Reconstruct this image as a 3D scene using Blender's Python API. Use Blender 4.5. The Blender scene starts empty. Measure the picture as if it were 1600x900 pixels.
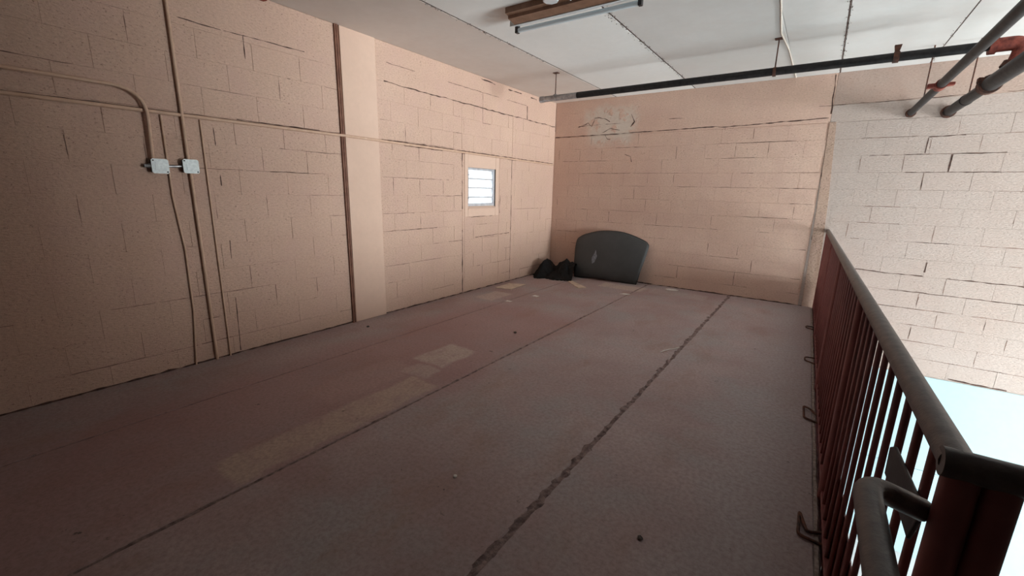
import bpy, math, random
from mathutils import Vector, Matrix, noise
random.seed(11)
SC = bpy.context.scene
COL = SC.collection

# ------------------------------------------------------------------ camera
cam_d = bpy.data.cameras.new('camera')
cam = bpy.data.objects.new('camera', cam_d); COL.objects.link(cam)
R = Vector((0.81636619, 0.57707703, 0.02298573)); U = Vector((-0.1467513, 0.16878051, 0.97466773)); F = Vector((-0.55857882, 0.79905897, -0.22247351))
M = Matrix(((R.x, U.x, -F.x, 4.0318), (R.y, U.y, -F.y, -7.0005), (R.z, U.z, -F.z, 1.4669), (0, 0, 0, 1)))
cam.matrix_world = M
cam_d.sensor_width = 36.0; cam_d.lens = 36.0 * 667.84 / 1600.0; cam_d.clip_start = 0.02
SC.camera = cam

# ------------------------------------------------------------------ world, light, exposure
W = bpy.data.worlds.new('sky'); SC.world = W; W.use_nodes = True
bg = W.node_tree.nodes['Background']; bg.inputs[0].default_value = (0.78, 0.92, 1.0, 1); bg.inputs[1].default_value = 1.6
def area(name, loc, target, sx, sy, power, col, spread=180):
    d = bpy.data.lights.new(name, 'AREA'); d.shape = 'RECTANGLE'; d.size = sx; d.size_y = sy; d.energy = power; d.color = col
    d.spread = math.radians(spread)
    o = bpy.data.objects.new(name, d); COL.objects.link(o); o.location = loc
    o.rotation_euler = (Vector(target) - Vector(loc)).to_track_quat('-Z', 'Z').to_euler()
    return o
# daylight entering through the tall bay opening in the right-hand wall
area('bay_door_daylight', (13.9, -2.2, -0.1), (0.0, -1.4, -0.5), 2.7, 4.6, 2150, (0.91, 0.98, 1.0))
# added fill light at an invented low doorway, brightening the lower far wall
area('low_fill_light', (7.3, -3.87, -2.05), (6.8, 0.0, -1.7), 1.9, 2.1, 150, (0.84, 0.97, 1.0))
# daylight entering through the small louvred window
area('window_daylight', (-0.21, -2.045, 1.48), (3.0, -2.045, 1.48), 0.6, 0.55, 3.2, (0.85, 0.95, 1.0))
SC.view_settings.view_transform = 'Standard'; SC.view_settings.look = 'None'
SC.view_settings.exposure = 0.06; SC.view_settings.gamma = 1.0; SC.view_settings.use_curve_mapping = False

# ------------------------------------------------------------------ materials
def mat(name):
    m = bpy.data.materials.new(name); m.use_nodes = True
    nt = m.node_tree; b = nt.nodes['Principled BSDF']
    return m, nt, b
class NB:
    def __init__(s, nt): s.nt = nt
    def n(s, t, **k):
        x = s.nt.nodes.new(t)
        for a, v in k.items(): setattr(x, a, v)
        return x
    def l(s, a, b): s.nt.links.new(a, b)
    def pos(s): return s.n('ShaderNodeNewGeometry').outputs['Position']
    def mapping(s, vec, sc=(1, 1, 1)):
        m = s.n('ShaderNodeMapping'); m.inputs['Scale'].default_value = sc; s.l(vec, m.inputs[0]); return m.outputs[0]
    def noise(s, vec, scale, detail=3, rough=.55, dist=0):
        x = s.n('ShaderNodeTexNoise'); x.inputs['Scale'].default_value = scale; x.inputs['Detail'].default_value = detail
        x.inputs['Roughness'].default_value = rough; x.inputs['Distortion'].default_value = dist
        s.l(vec, x.inputs['Vector']); return x.outputs['Fac']
    def ramp(s, fac, a, b, c0=(0, 0, 0, 1), c1=(1, 1, 1, 1)):
        r = s.n('ShaderNodeValToRGB'); e = r.color_ramp.elements
        e[0].position = a; e[1].position = b; e[0].color = c0; e[1].color = c1
        s.l(fac, r.inputs[0]); return r.outputs[0]
    def mix(s, fac, a, b):
        x = s.n('ShaderNodeMix', data_type='RGBA')
        for sock, v in ((x.inputs[0], fac), (x.inputs[6], a), (x.inputs[7], b)):
            if hasattr(v, 'links'): s.l(v, sock)
            else: sock.default_value = v if not isinstance(v, tuple) or len(v) == 4 else (*v, 1)
        return x.outputs[2]
    def math(s, op, a, b=0.0, c=0.0, clamp=False):
        x = s.n('ShaderNodeMath', operation=op, use_clamp=clamp)
        for i, v in enumerate((a, b, c)):
            if hasattr(v, 'links'): s.l(v, x.inputs[i])
            else: x.inputs[i].default_value = v
        return x.outputs[0]
    def bump(s, h, strength, dist, b, prev=None):
        x = s.n('ShaderNodeBump'); x.inputs['Strength'].default_value = strength; x.inputs['Distance'].default_value = dist
        s.l(h, x.inputs['Height'])
        if prev is not None: s.l(prev, x.inputs['Normal'])
        s.l(x.outputs[0], b.inputs['Normal']); return x.outputs[0]
    def sep(s, vec):
        x = s.n('ShaderNodeSeparateXYZ'); s.l(vec, x.inputs[0]); return x.outputs
    def rect(s, vec, x0, x1, y0, y1, soft, ax='XY'):
        o = s.sep(vec); d = {'X': 0, 'Y': 1, 'Z': 2}
        def band(v, lo, hi):
            c, h = (lo + hi) / 2, (hi - lo) / 2
            a = s.math('ABSOLUTE', s.math('SUBTRACT', v, c))
            m = s.n('ShaderNodeMapRange'); m.interpolation_type = 'SMOOTHSTEP'
            m.inputs[1].default_value = h - soft; m.inputs[2].default_value = h + soft; m.inputs[3].default_value = 1; m.inputs[4].default_value = 0
            s.l(a, m.inputs[0]); return m.outputs[0]
        return s.math('MULTIPLY', band(o[d[ax[0]]], x0, x1), band(o[d[ax[1]]], y0, y1))
    def jitter(s, vec, scale, amt):
        x = s.n('ShaderNodeTexNoise'); x.inputs['Scale'].default_value = scale; x.inputs['Detail'].default_value = 3
        s.l(vec, x.inputs['Vector'])
        v = s.n('ShaderNodeVectorMath', operation='MULTIPLY_ADD'); s.l(x.outputs['Color'], v.inputs[0])
        v.inputs[1].default_value = (amt,) * 3; s.l(vec, v.inputs[2])
        w = s.n('ShaderNodeVectorMath', operation='SUBTRACT'); s.l(v.outputs[0], w.inputs[0]); w.inputs[1].default_value = (amt / 2,) * 3
        return w.outputs[0]

def masonry(name, c0, c1, pore, rough_bump=.5, pores=True, peel=False, streak=(38, 38, 95), pore_lo=.37, tint=(.58, .38, .32), grain_amt=.55):
    m, nt, b = mat(name); q = NB(nt); p = q.pos()
    big = q.noise(p, 0.9, 5, .6)
    base = q.mix(q.ramp(big, .35, .65), c0, c1)
    grain = q.noise(q.mapping(p, streak), 1.0, 4, .65)
    base = q.mix(q.ramp(grain, .36, .70, (0, 0, 0, 1), (grain_amt,) * 3 + (1,)), base, tuple(v * .70 for v in c0))
    base = q.mix(q.ramp(q.noise(p, 3.2, 4, .6), .42, .68, (0, 0, 0, 1), (.4, .4, .4, 1)), base, tint)
    h = grain
    if pores:
        pn = q.noise(q.mapping(p, (48, 48, 80)), 1.0, 3, .65)
        clus = q.ramp(q.noise(p, 2.6, 4, .6), .40, .66)
        pm = q.math('MULTIPLY', q.ramp(pn, pore_lo - .05, pore_lo + .03, (1, 1, 1, 1), (0, 0, 0, 1)), q.math('MULTIPLY_ADD', clus, .75, .2, clamp=True))
        base = q.mix(q.math('MULTIPLY', pm, .75), base, pore)
        h = q.math('SUBTRACT', h, q.math('MULTIPLY', pm, 1.2))
    if peel:
        jp = q.jitter(p, 3, .55)
        a = q.rect(jp, .62, 1.42, 2.30, 2.80, .10, 'XZ')
        tex = q.noise(p, 6, 5, .65)
        mk = q.math('MULTIPLY', a, q.ramp(tex, .40, .47))
        base = q.mix(mk, base, q.mix(q.noise(p, 25, 4), (.60, .50, .42), (.72, .62, .54)))
        edge = q.math('MULTIPLY', a, q.ramp(q.math('ABSOLUTE', q.math('SUBTRACT', tex, .45)), .002, .010, (1, 1, 1, 1), (0, 0, 0, 1)))
        edge = q.math('MULTIPLY', edge, q.ramp(q.noise(p, 6, 2), .5, .62))
        base = q.mix(edge, base, pore)
        h = q.math('SUBTRACT', h, q.math('MULTIPLY', mk, .8))
    q.l(base, b.inputs['Base Color']); b.inputs['Roughness'].default_value = .85
    b.inputs['Specular IOR Level'].default_value = .25
    q.bump(h, rough_bump, .018, b)
    return m

def simple(name, c0, c1, scale=8, rough=.6, metal=0, bump=.2, bd=.003, detail=4, lo=.35, hi=.65, spec=.5):
    m, nt, b = mat(name); q = NB(nt); p = q.pos()
    nz = q.noise(p, scale, detail, .6)
    q.l(q.mix(q.ramp(nz, lo, hi), c0, c1), b.inputs['Base Color'])
    b.inputs['Roughness'].default_value = rough; b.inputs['Metallic'].default_value = metal
    b.inputs['Specular IOR Level'].default_value = spec
    if bump: q.bump(q.noise(p, scale * 6, 3), bump, bd, b)
    return m

PORE = (.13, .06, .04)
M_SALMON = masonry('salmon_block_paint', (.61, .415, .32), (.67, .465, .36), PORE)
M_SALMON_B = masonry('salmon_block_paint_back', (.69, .47, .37), (.74, .53, .425), PORE, peel=True)  # lighter copy of the salmon paint, making up for grazing light here
M_SMOOTH = masonry('smooth_salmon_render', (.64, .45, .352), (.67, .475, .372), PORE, .05, True, tint=(.62, .43, .34), grain_amt=.14, streak=(20, 20, 20), pore_lo=.24)
M_PALE = masonry('pale_block_paint', (.50, .41, .36), (.55, .46, .415), (.20, .15, .13), tint=(.49, .38, .33))
M_MID = masonry('faded_salmon_paint', (.50, .37, .305), (.54, .41, .35), PORE, tint=(.53, .36, .29))
M_SEAM = masonry('rough_brown_render', (.50, .34, .25), (.60, .43, .34), PORE, .8, True, pore_lo=.41)
M_BLUE = masonry('pale_blue_render', (.42, .59, .645), (.46, .63, .685), (.26, .32, .34), .05, True, grain_amt=.12, streak=(15, 15, 15), pore_lo=.24, tint=(.44, .61, .66))
M_CEIL = masonry('ceiling_white_paint', (.82, .82, .80), (.86, .86, .84), (.50, .42, .38), .05, True, grain_amt=.10, streak=(14, 14, 14), pore_lo=.22, tint=(.82, .81, .78))
M_CEIL_DIM = masonry('ceiling_dimmed_white_paint', (.62, .60, .575), (.67, .65, .63), (.42, .35, .31), .05, True, grain_amt=.10, streak=(14, 14, 14), pore_lo=.22, tint=(.62, .57, .54))  # greyer copy of the white paint, standing in for weaker light there
M_CEILP = masonry('ceiling_pinkish_paint', (.68, .61, .56), (.74, .67, .62), (.42, .32, .28), .05, True, grain_amt=.10, streak=(14, 14, 14), pore_lo=.22, tint=(.66, .56, .50))  # pinkish overspray, with wall bounce and corner shade mixed into the colour
M_CRACK_SHADE = simple('crack_shade_tone', (.045, .025, .02), (.12, .065, .05), 40, .95, 0, 0)  # dark tone painting the shade inside cracks, gaps and ceiling seams
M_CRUMB = simple('crumbly_joint_filler', (.20, .16, .14), (.42, .36, .32), 40, .9, 0, .6, .006)
M_CRUMBD = simple('dirty_crumbs', (.08, .06, .05), (.34, .29, .26), 60, .95)
M_JOINTC = simple('open_joint_shade', (.12, .068, .052), (.30, .19, .145), 9, .95, 0, 0)  # softer dark tone painting the shade inside open block joints
M_LOWFLOOR = simple('lower_concrete_floor', (.42, .43, .43), (.50, .51, .51), 3, .7)
M_DARKWALL = simple('dim_rear_wall_paint', (.08, .055, .045), (.10, .07, .055), 2, .9)
M_GREYWALL = simple('grey_blocker_paint', (.26, .24, .22), (.32, .30, .28), 2, .9)
M_CONDUIT = simple('painted_over_conduit', (.55, .36, .25), (.62, .42, .31), 20, .7)
M_BROWN = simple('brown_painted_conduit', (.16, .065, .04), (.24, .11, .07), 14, .6)
M_PIPE = simple('black_steel_pipe', (.014, .013, .014), (.034, .031, .031), 18, .5, 0, .15, spec=.25)
M_GALV = simple('galvanised_steel', (.26, .26, .27), (.44, .44, .45), 25, .35, .7, .05)
M_RUST = simple('rust_red_fitting', (.13, .022, .015), (.32, .07, .045), 22, .7, 0, .5, .004)
M_RUSTB = simple('dark_rusty_iron', (.05, .03, .025), (.16, .06, .035), 35, .8, .2, .5, .004)
M_RED = simple('red_oxide_rail_paint', (.20, .058, .055), (.26, .085, .078), 10, .5, 0, .2, .002)
M_RAIL = simple('worn_grey_brown_rail', (.075, .060, .056), (.13, .105, .097), 30, .45, .1, .3, .002)
M_HOOD = simple('matt_charcoal_hood', (.038, .039, .039), (.048, .049, .049), 5, .55, 0, .05, .001)
M_HOODE = simple('black_hood_edge', (.010, .010, .010), (.02, .018, .017), 10, .5)
M_SMEAR = simple('chalky_smear', (.13, .135, .15), (.26, .27, .30), 40, .9)
M_BAG = simple('black_plastic', (.003, .003, .003), (.008, .008, .009), 12, .7, 0, .4, .004, spec=.2)
M_BOARD = simple('pale_board', (.50, .40, .31), (.66, .54, .44), 12, .9)
M_SCRAP = simple('white_scrap', (.62, .58, .54), (.78, .74, .70), 30, .9)
M_PLATE = simple('pale_zinc_cover', (.62, .68, .69), (.78, .84, .84), 60, .5, .1, .1)
M_BOX = simple('grey_steel_box', (.20, .20, .20), (.30, .30, .30), 30, .5, .5)
M_SCREW = simple('dark_screw', (.03, .03, .03), (.06, .05, .05), 30, .5, .5)
M_LBROWN = simple('brown_fixture_enamel', (.20, .105, .06), (.30, .17, .11), 12, .6, 0, .2)
M_LWHITE = simple('white_fixture_enamel', (.66, .70, .72), (.76, .80, .82), 12, .4)
M_TUBE = simple('unlit_fluorescent_glass', (.74, .84, .88), (.78, .88, .92), 6, .2, 0, 0)
M_ALU = simple('dull_aluminium', (.42, .41, .43), (.54, .53, .55), 20, .6, .1, .1)
M_CORD = simple('pale_cord', (.60, .52, .45), (.72, .64, .56), 30, .6)
M_STONE = simple('dark_grit', (.05, .04, .04), (.12, .1, .09), 60, .9)

def frosted():
    m, nt, b = mat('frosted_louvre_glass'); q = NB(nt)
    t = q.n('ShaderNodeBsdfTranslucent'); t.inputs[0].default_value = (.93, .98, 1, 1)
    g = q.n('ShaderNodeBsdfGlossy'); g.inputs['Roughness'].default_value = .2
    tr = q.n('ShaderNodeBsdfTransparent')
    m1 = q.n('ShaderNodeMixShader'); m1.inputs[0].default_value = .35; q.l(t.outputs[0], m1.inputs[1]); q.l(tr.outputs[0], m1.inputs[2])
    m2 = q.n('ShaderNodeMixShader'); m2.inputs[0].default_value = .06; q.l(m1.outputs[0], m2.inputs[1]); q.l(g.outputs[0], m2.inputs[2])
    q.l(m2.outputs[0], nt.nodes['Material Output'].inputs[0])
    return m
M_GLASS = frosted()

def floor_material():
    m, nt, b = mat('worn_red_brown_floor_paint'); q = NB(nt); p = q.pos()
    big = q.noise(p, .8, 5, .62)
    base = q.mix(q.ramp(big, .36, .62), (.36, .255, .250), (.45, .355, .345))
    base = q.mix(q.ramp(q.noise(p, 1.7, 5, .65), .47, .66, (0, 0, 0, 1), (.75, .75, .75, 1)), base, (.37, .345, .345))
    base = q.mix(q.ramp(q.noise(q.mapping(p, (1, .45, 1)), 2.9, 5, .7), .52, .70, (0, 0, 0, 1), (.6, .6, .6, 1)), base, (.34, .215, .175))
    # reddish, less walked-on lane beside the left-hand joints
    jp = q.jitter(p, 1.6, .5)
    red = q.rect(jp, .55, 1.95, -7.5, -2.6, .22)
    base = q.mix(q.math('MULTIPLY', red, .55), base, (.36, .185, .178))
    # bare grey dust along the rail edge
    dust = q.rect(jp, 3.75, 4.6, -8, 1, .18)
    base = q.mix(q.math('MULTIPLY', dust, .6), base, (.40, .365, .365))
    # rubbed rectangles where boards once lay
    j2 = q.jitter(p, 6, .09)
    for (x0, x1, y0, y1, f, c) in ((1.30, 1.64, -4.58, -4.12, .75, (.54, .445, .385)), (1.42, 1.68, -4.83, -4.62, .55, (.52, .425, .375)),
                                   (1.58, 1.86, -6.25, -4.85, .65, (.53, .405, .32)), (.28, .58, -2.55, -2.05, .8, (.54, .43, .38)),
                                   (1.30, 1.98, -.68, -.36, .9, (.56, .46, .40)), (2.1, 2.9, -.62, -.28, .35, (.48, .42, .39)),
                                   (1.15, 1.5, -5.5, -4.7, .4, (.46, .30, .27))):
        mk = q.math('MULTIPLY', q.rect(j2, x0, x1, y0, y1, .022), q.ramp(q.noise(p, 7, 4), .18, .5))
        base = q.mix(q.math('MULTIPLY', mk, f), base, c)
    gr = q.noise(p, 45, 4, .7)
    base = q.mix(q.ramp(gr, .40, .68, (0, 0, 0, 1), (.5, .5, .5, 1)), base, (.20, .14, .132))
    sp = q.math('MULTIPLY', q.ramp(q.noise(p, 13, 4, .75), .30, .35, (1, 1, 1, 1), (0, 0, 0, 1)), q.ramp(q.noise(p, 1.5, 2), .45, .65))
    base = q.mix(sp, base, (.06, .05, .05))
    q.l(base, b.inputs['Base Color']); b.inputs['Roughness'].default_value = .72
    b.inputs['Specular IOR Level'].default_value = .3
    n1 = q.bump(q.noise(p, 3, 4), .25, .02, b)
    q.bump(gr, .25, .004, b, n1)
    return m
M_FLOOR = floor_material()

# ------------------------------------------------------------------ mesh helpers
def mesh(name, verts, faces, m, smooth=False):
    me = bpy.data.meshes.new(name); me.from_pydata([tuple(v) for v in verts], [], faces); me.update()
    me.materials.append(m)
    if smooth:
        for f in me.polygons: f.use_smooth = True
    return me
def link(name, me, parent=None, loc=None):
    o = bpy.data.objects.new(name, me); COL.objects.link(o)
    if parent is not None: o.parent = parent
    if loc is not None: o.location = loc
    return o
class MB:
    def __init__(s): s.v = []; s.f = []
    def add(s, v, f):
        k = len(s.v); s.v += [tuple(x) for x in v]; s.f += [tuple(i + k for i in q) for q in f]; return s
    def box(s, x0, x1, y0, y1, z0, z1):
        return s.add([(x0, y0, z0), (x1, y0, z0), (x1, y1, z0), (x0, y1, z0), (x0, y0, z1), (x1, y0, z1), (x1, y1, z1), (x0, y1, z1)],
                     [(0, 3, 2, 1), (4, 5, 6, 7), (0, 1, 5, 4), (1, 2, 6, 5), (2, 3, 7, 6), (3, 0, 4, 7)])
    def tube(s, pts, r, seg=14, cap=True):
        pts = [Vector(p) for p in pts]; rings = []; t = (pts[1] - pts[0]).normalized()
        up = Vector((0, 0, 1)) if abs(t.z) < .9 else Vector((0, 1, 0))
        a = t.cross(up).normalized()
        for i, p in enumerate(pts):
            if 0 < i < len(pts) - 1: t = ((pts[i + 1] - p).normalized() + (p - pts[i - 1]).normalized()).normalized()
            elif i: t = (p - pts[i - 1]).normalized()
            a = (a - t * a.dot(t)).normalized(); b = t.cross(a)
            rr = r[i] if isinstance(r, (list, tuple)) else r
            rings.append([p + (a * math.cos(2 * math.pi * k / seg) + b * math.sin(2 * math.pi * k / seg)) * rr for k in range(seg)])
        v = [x for g in rings for x in g]; f = []
        for i in range(len(pts) - 1):
            for k in range(seg):
                f.append((i * seg + k, i * seg + (k + 1) % seg, (i + 1) * seg + (k + 1) % seg, (i + 1) * seg + k))
        if cap: f.append(tuple(reversed(range(seg)))); f.append(tuple(range((len(pts) - 1) * seg, len(pts) * seg)))
        return s.add(v, f)
    def prism(s, poly, off):
        off = Vector(off); n = len(poly); a = [Vector(p) for p in poly]
        return s.add(a + [p + off for p in a], [tuple(reversed(range(n))), tuple(range(n, 2 * n))] + [(i, (i + 1) % n, n + (i + 1) % n, n + i) for i in range(n)])
    def build(s, name, m, parent=None, smooth=False, bevel=0):
        o = link(name, mesh(name, s.v, s.f, m, False), parent)
        if smooth:
            for p in o.data.polygons: p.use_smooth = True
            md = o.modifiers.new('edges', 'EDGE_SPLIT'); md.split_angle = math.radians(38)
        if bevel:
            md = o.modifiers.new('bevel', 'BEVEL'); md.width = bevel; md.segments = 2; md.limit_method = 'ANGLE'
        return o
def bend(p0, p1, p2, r, n=8):
    """points of a rounded corner p0-p1-p2"""
    p0, p1, p2 = Vector(p0), Vector(p1), Vector(p2)
    d0 = (p0 - p1).normalized(); d1 = (p2 - p1).normalized()
    a = p1 + d0 * r; c = p1 + d1 * r
    return [(a * (1 - t) ** 2 + p1 * 2 * t * (1 - t) + c * t * t) for t in [i / n for i in range(n + 1)]]
def thing(name, label, cat, loc=(0, 0, 0), group=None):
    o = bpy.data.objects.new(name, None); COL.objects.link(o); o.location = loc; o.empty_display_size = .05
    o['label'] = label; o['category'] = cat
    if group: o['group'] = group
    return o
def tag(o, label, cat, group=None):
    o['label'] = label; o['category'] = cat
    if group: o['group'] = group
    return o
def structure(o, label, cat):
    o['kind'] = 'structure'; o['label'] = label; o['category'] = cat; return o

# ------------------------------------------------------------------ dimensions
H = 2.976; CB = .203; CL = .406; Z0 = 1.378        # ceiling, course height, block length, a bed joint level
LOW = -3.15; YB = -8.6; XR = 14.1; XP = 5.9; YP = -3.85
def rail_x(y): return 4.175 - .0178 * y
def edge_x(y): return rail_x(y) - .024

# ------------------------------------------------------------------ wall_left
BLK = {}
def block_mesh(w, h, var, m, key):
    """a block whose face looks along -Y (local), centred; slightly uneven arrises"""
    k = (round(w, 3), round(h, 3), var, key)
    if k in BLK: return BLK[k]
    rnd = random.Random(round(w * 1000) * 7919 + round(h * 1000) * 31 + var)
    x, z = w / 2, h / 2; n = max(1, round(w / .11))
    rim = [(-x + 2 * x * i / n, -z, 0, 1) for i in range(n)] + [(x, -z, -1, 1)] + [(x, 0, -1, 0)] + [(x - 2 * x * i / n, z, 0, -1) for i in range(n + 1)] + [(-x, 0, 1, 0)]
    v = []; N = len(rim)
    open_ = (.0003, .0004, .0003, .0007, .0004, .0010, .0003, .0015)[var]
    gaps = [open_ * rnd.choice((.5, .6, .8, 1.0, 2.4)) + .0003 for _ in rim]
    for d, extra in ((.030, 0), (.0009, 0), (0, .0010)):
        for (a, b, sx, sz), g in zip(rim, gaps):
            ix = sx if abs(a) > x - 1e-6 and sx else (0 if abs(a) < x - 1e-6 else -math.copysign(1, a))
            iz = sz if sz else 0
            v.append((a + ix * (g + extra), d, b + iz * (g + extra)))
    f = [tuple(range(2 * N, 3 * N))]
    for a, b in ((0, N), (N, 2 * N)):
        for i in range(N): f.append((a + i, a + (i + 1) % N, b + (i + 1) % N, b + i))
    BLK[k] = mesh('concrete_block', v, f, m); return BLK[k]
def lay(parent, a0, a1, z0, z1, phase_even, plane, m, key):
    """running bond between a0..a1 (along the wall), z0..z1. plane: 'left' (X=0) or 'back' (Y=0)"""
    k = math.floor((z0 - Z0) / CB + 1e-6)
    while Z0 + k * CB < z1 - .02:
        lo = max(Z0 + k * CB, z0); hi = min(Z0 + (k + 1) * CB, z1)
        ph = phase_even + (CL / 2 if k % 2 else 0)
        s = ph + math.floor((a0 - ph) / CL) * CL
        while s < a1 - .03:
            b0 = max(s, a0); b1 = min(s + CL, a1)
            if s + CL - a1 < .03 and s + CL > a1: b1 = a1
            if b1 - b0 > .03 and hi - lo > .03:
                var = random.randrange(8)
                me = block_mesh(b1 - b0, hi - lo, var, m, key)
                o = link('concrete_block', me, parent)
                pr = random.uniform(-.0006, .0006)
                if plane == 'left':
                    o.location = (pr, (b0 + b1) / 2, (lo + hi) / 2); o.rotation_euler = (0, 0, math.pi / 2)
                else:
                    o.location = ((b0 + b1) / 2, -pr, (lo + hi) / 2)
                o.rotation_euler.y = random.uniform(-.0006, .0006) if plane == 'back' else 0
            s += CL
        k += 1

WY0, WY1, WZ0, WZ1 = -2.36, -1.73, 1.19, 1.765     # window opening
m_ = MB()
m_.box(-.22, -.0045, YB, WY0, LOW, H + .2).box(-.22, -.0045, WY1, .22, LOW, H + .2)
m_.box(-.22, -.0045, WY0, WY1, LOW, WZ0).box(-.22, -.0045, WY0, WY1, WZ1, H + .2)
wl = m_.build('wall_left', M_SALMON)
structure(wl, 'long salmon-painted concrete block wall with the small louvred window', 'wall')
TB = 2.577
def lp(name, x0, x1, y0, y1, z0, z1, m=M_SMOOTH, bevel=.004):
    return MB().box(x0, x1, y0, y1, z0, z1).build(name, m, wl, bevel=bevel)
lp('tie_beam', -.05, .0, -3.846, -.001, TB + .004, H, M_SALMON, .001)
lp('tie_beam', -.05, .0, YB, -4.262, 2.600, H, M_SALMON, .001)
lp('pilaster', -.05, .016, -4.258, -3.848, 0, H)
lay(wl, -7.6, -4.262, 0, 2.598, -4.88, 'left', M_SALMON, 's')
lay(wl, -3.846, -2.484, 0, 2.575, -4.88, 'left', M_SALMON, 's')
lay(wl, -2.478, WY0 - .075, 0, 1.96, -4.88, 'left', M_SALMON, 's')
lay(wl, -2.484, -1.318, 1.963, TB - .004, -4.88, 'left', M_SALMON, 's')
lay(wl, WY0 - .073, WY1 + .083, 0, WZ0 - .11, -4.88, 'left', M_SALMON, 's')
lay(wl, WY1 + .085, -1.318, 0, 1.96, -4.88, 'left', M_SALMON, 's')
lay(wl, -1.312, -.001, 0, TB - .004, -4.88, 'left', M_SALMON, 's')
lp('window_jamb', -.05, .004, WY0 - .07, WY0, WZ0 - .10, 1.955)
lp('window_jamb', -.05, .003, WY1, WY1 + .08, WZ0 - .10, 1.955)
lp('window_lintel', -.05, .002, WY0 + .002, WY1 - .002, WZ1, 1.955)
lp('window_ledge', -.05, .003, WY0 + .002, WY1 - .002, WZ0 - .10, WZ0)

# ------------------------------------------------------------------ wall_back
wb = MB().box(-.22, XR + .3, .0045, .22, LOW, H + .2).build('wall_back', M_SALMON_B)
structure(wb, 'far concrete block wall, salmon on the mezzanine and pale over the bay', 'wall')
def bp(name, x0, x1, z0, z1, m, d=0.0, bevel=.004):
    return MB().box(x0, x1, -d, .05, z0, z1).build(name, m, wb, bevel=bevel)
lay(wb, .002, 3.985, 0, 2.391, 2.541 - CL / 2, 'back', M_SALMON_B, 'sb')
bp('tie_beam', .002, 3.988, 2.395, H, M_SALMON_B, .0, .001)
MB().prism([(4.045, -.0035, -.66), (4.172, -.0035, -.66), (4.165, -.0035, .3), (4.12, -.0035, 1.4), (4.055, -.0035, 2.40), (3.985, -.0035, 2.40), (4.01, -.0035, 1.3)], (0, .05, 0)).build('column', M_SEAM, wb)
bp('tie_beam', 3.992, 6.2, 2.60, H, M_MID, .0, .001)
bp('tie_beam', 6.202, XR, 2.60, H, M_MID, .0, .001)
bp('tie_beam', 3.992, XR, 2.402, 2.598, M_PALE, .0, .001)
MB().box(3.99, XR, .004, .05, -.66, 2.41).build('mortar_bed', M_PALE, wb)
lay(wb, 3.992, 6.75, -.652, 2.40, 2.541 - CL / 2, 'back', M_PALE, 'pb')
bp('block_field', 6.752, XR, -.652, 2.40, M_PALE, .0, .001)
bp('lower_band', 3.6, XR, -1.9, -.664, M_BLUE, .012)
bp('lower_band', 3.6, XR, LOW, -1.905, M_BLUE, .012)

# ------------------------------------------------------------------ cracks and open joints, their inner shade painted as dark ribbons
def ribbon(b, plane, pts, w, seed, gap=.25, wob=.004, step=.018):
    """irregular dark ribbon along a polyline of (along-wall, z); broken where the noise says so"""
    P = [Vector(p) for p in pts]; out = []
    for a, c in zip(P[:-1], P[1:]):
        n = max(1, int((c - a).length / step)); out += [a.lerp(c, i / n) for i in range(n)]
    out.append(P[-1]); prev = None
    for i, p in enumerate(out):
        d = (out[min(i + 1, len(out) - 1)] - out[max(i - 1, 0)]).normalized(); nrm = Vector((-d.y, d.x))
        q = p + nrm * wob * noise.noise((p.x * 9, p.y * 9, seed))
        ww = w * max(0, .75 + .9 * noise.noise((p.x * 14, p.y * 14, seed + 9))) * (1 if noise.noise((p.x * 2.3, p.y * 2.3, seed + 4)) > gap * 2 - 1 else 0)
        e = .0012
        t = lambda k: (e, k.x, k.y) if plane == 'left' else (k.x, -e, k.y)
        cur = (t(q + nrm * ww / 2), t(q - nrm * ww / 2))
        if prev and (ww > 0 or pw > 0):
            m4 = [prev[0], cur[0], cur[1], prev[1]]
            b.add(m4, [(0, 1, 2, 3)])
        prev, pw = cur, ww
def joints(parent, plane, a0, a1, z0, z1, phase, n, seed, avoid=()):
    rnd = random.Random(seed); b = MB()
    for i in range(n):
        k = rnd.randrange(math.ceil((z0 - Z0) / CB), math.floor((z1 - Z0) / CB) + 1); z = Z0 + k * CB
        a = rnd.uniform(a0, a1)
        if rnd.random() < .62:
            L = rnd.uniform(.08, .75); ribbon(b, plane, [(a, z), (min(a1, a + L), z + rnd.uniform(-.003, .003))], rnd.uniform(.003, .0065), rnd.uniform(0, 99), .36)
        else:
            ph = phase + (CL / 2 if k % 2 else 0); x = ph + round((a - ph) / CL) * CL
            if a0 < x < a1 and z + CB < z1 + .1: ribbon(b, plane, [(x, z + rnd.uniform(0, .07)), (x + rnd.uniform(-.003, .003), z + CB - rnd.uniform(0, .05))], rnd.uniform(.003, .007), rnd.uniform(0, 99), .30)
    o = b.build('open_joints', M_JOINTC, parent); o['kind'] = 'stuff'; return o
joints(wl, 'left', -3.84, -2.49, .1, 2.5, -4.88, 46, 3); joints(wl, 'left', -1.31, -.02, .1, 2.5, -4.88, 22, 4)
joints(wl, 'left', -2.47, -1.32, .1, 1.0, -4.88, 16, 5); joints(wl, 'left', -7, -4.3, .1, 2.5, -4.88, 50, 6)
joints(wb, 'back', .02, 3.97, .1, 2.3, 2.541 - CL / 2, 95, 7); joints(wb, 'back', 4.15, 6.6, -.6, 2.3, 2.541 - CL / 2, 85, 8)
def cracks(parent, plane, lst):
    for i, (pts, w, gap, wob) in enumerate(lst):
        b = MB(); ribbon(b, plane, pts, w, i * 3.7 + .5, gap, wob)
        if b.f: b.build('crack_shade', M_CRACK_SHADE, parent)
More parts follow.
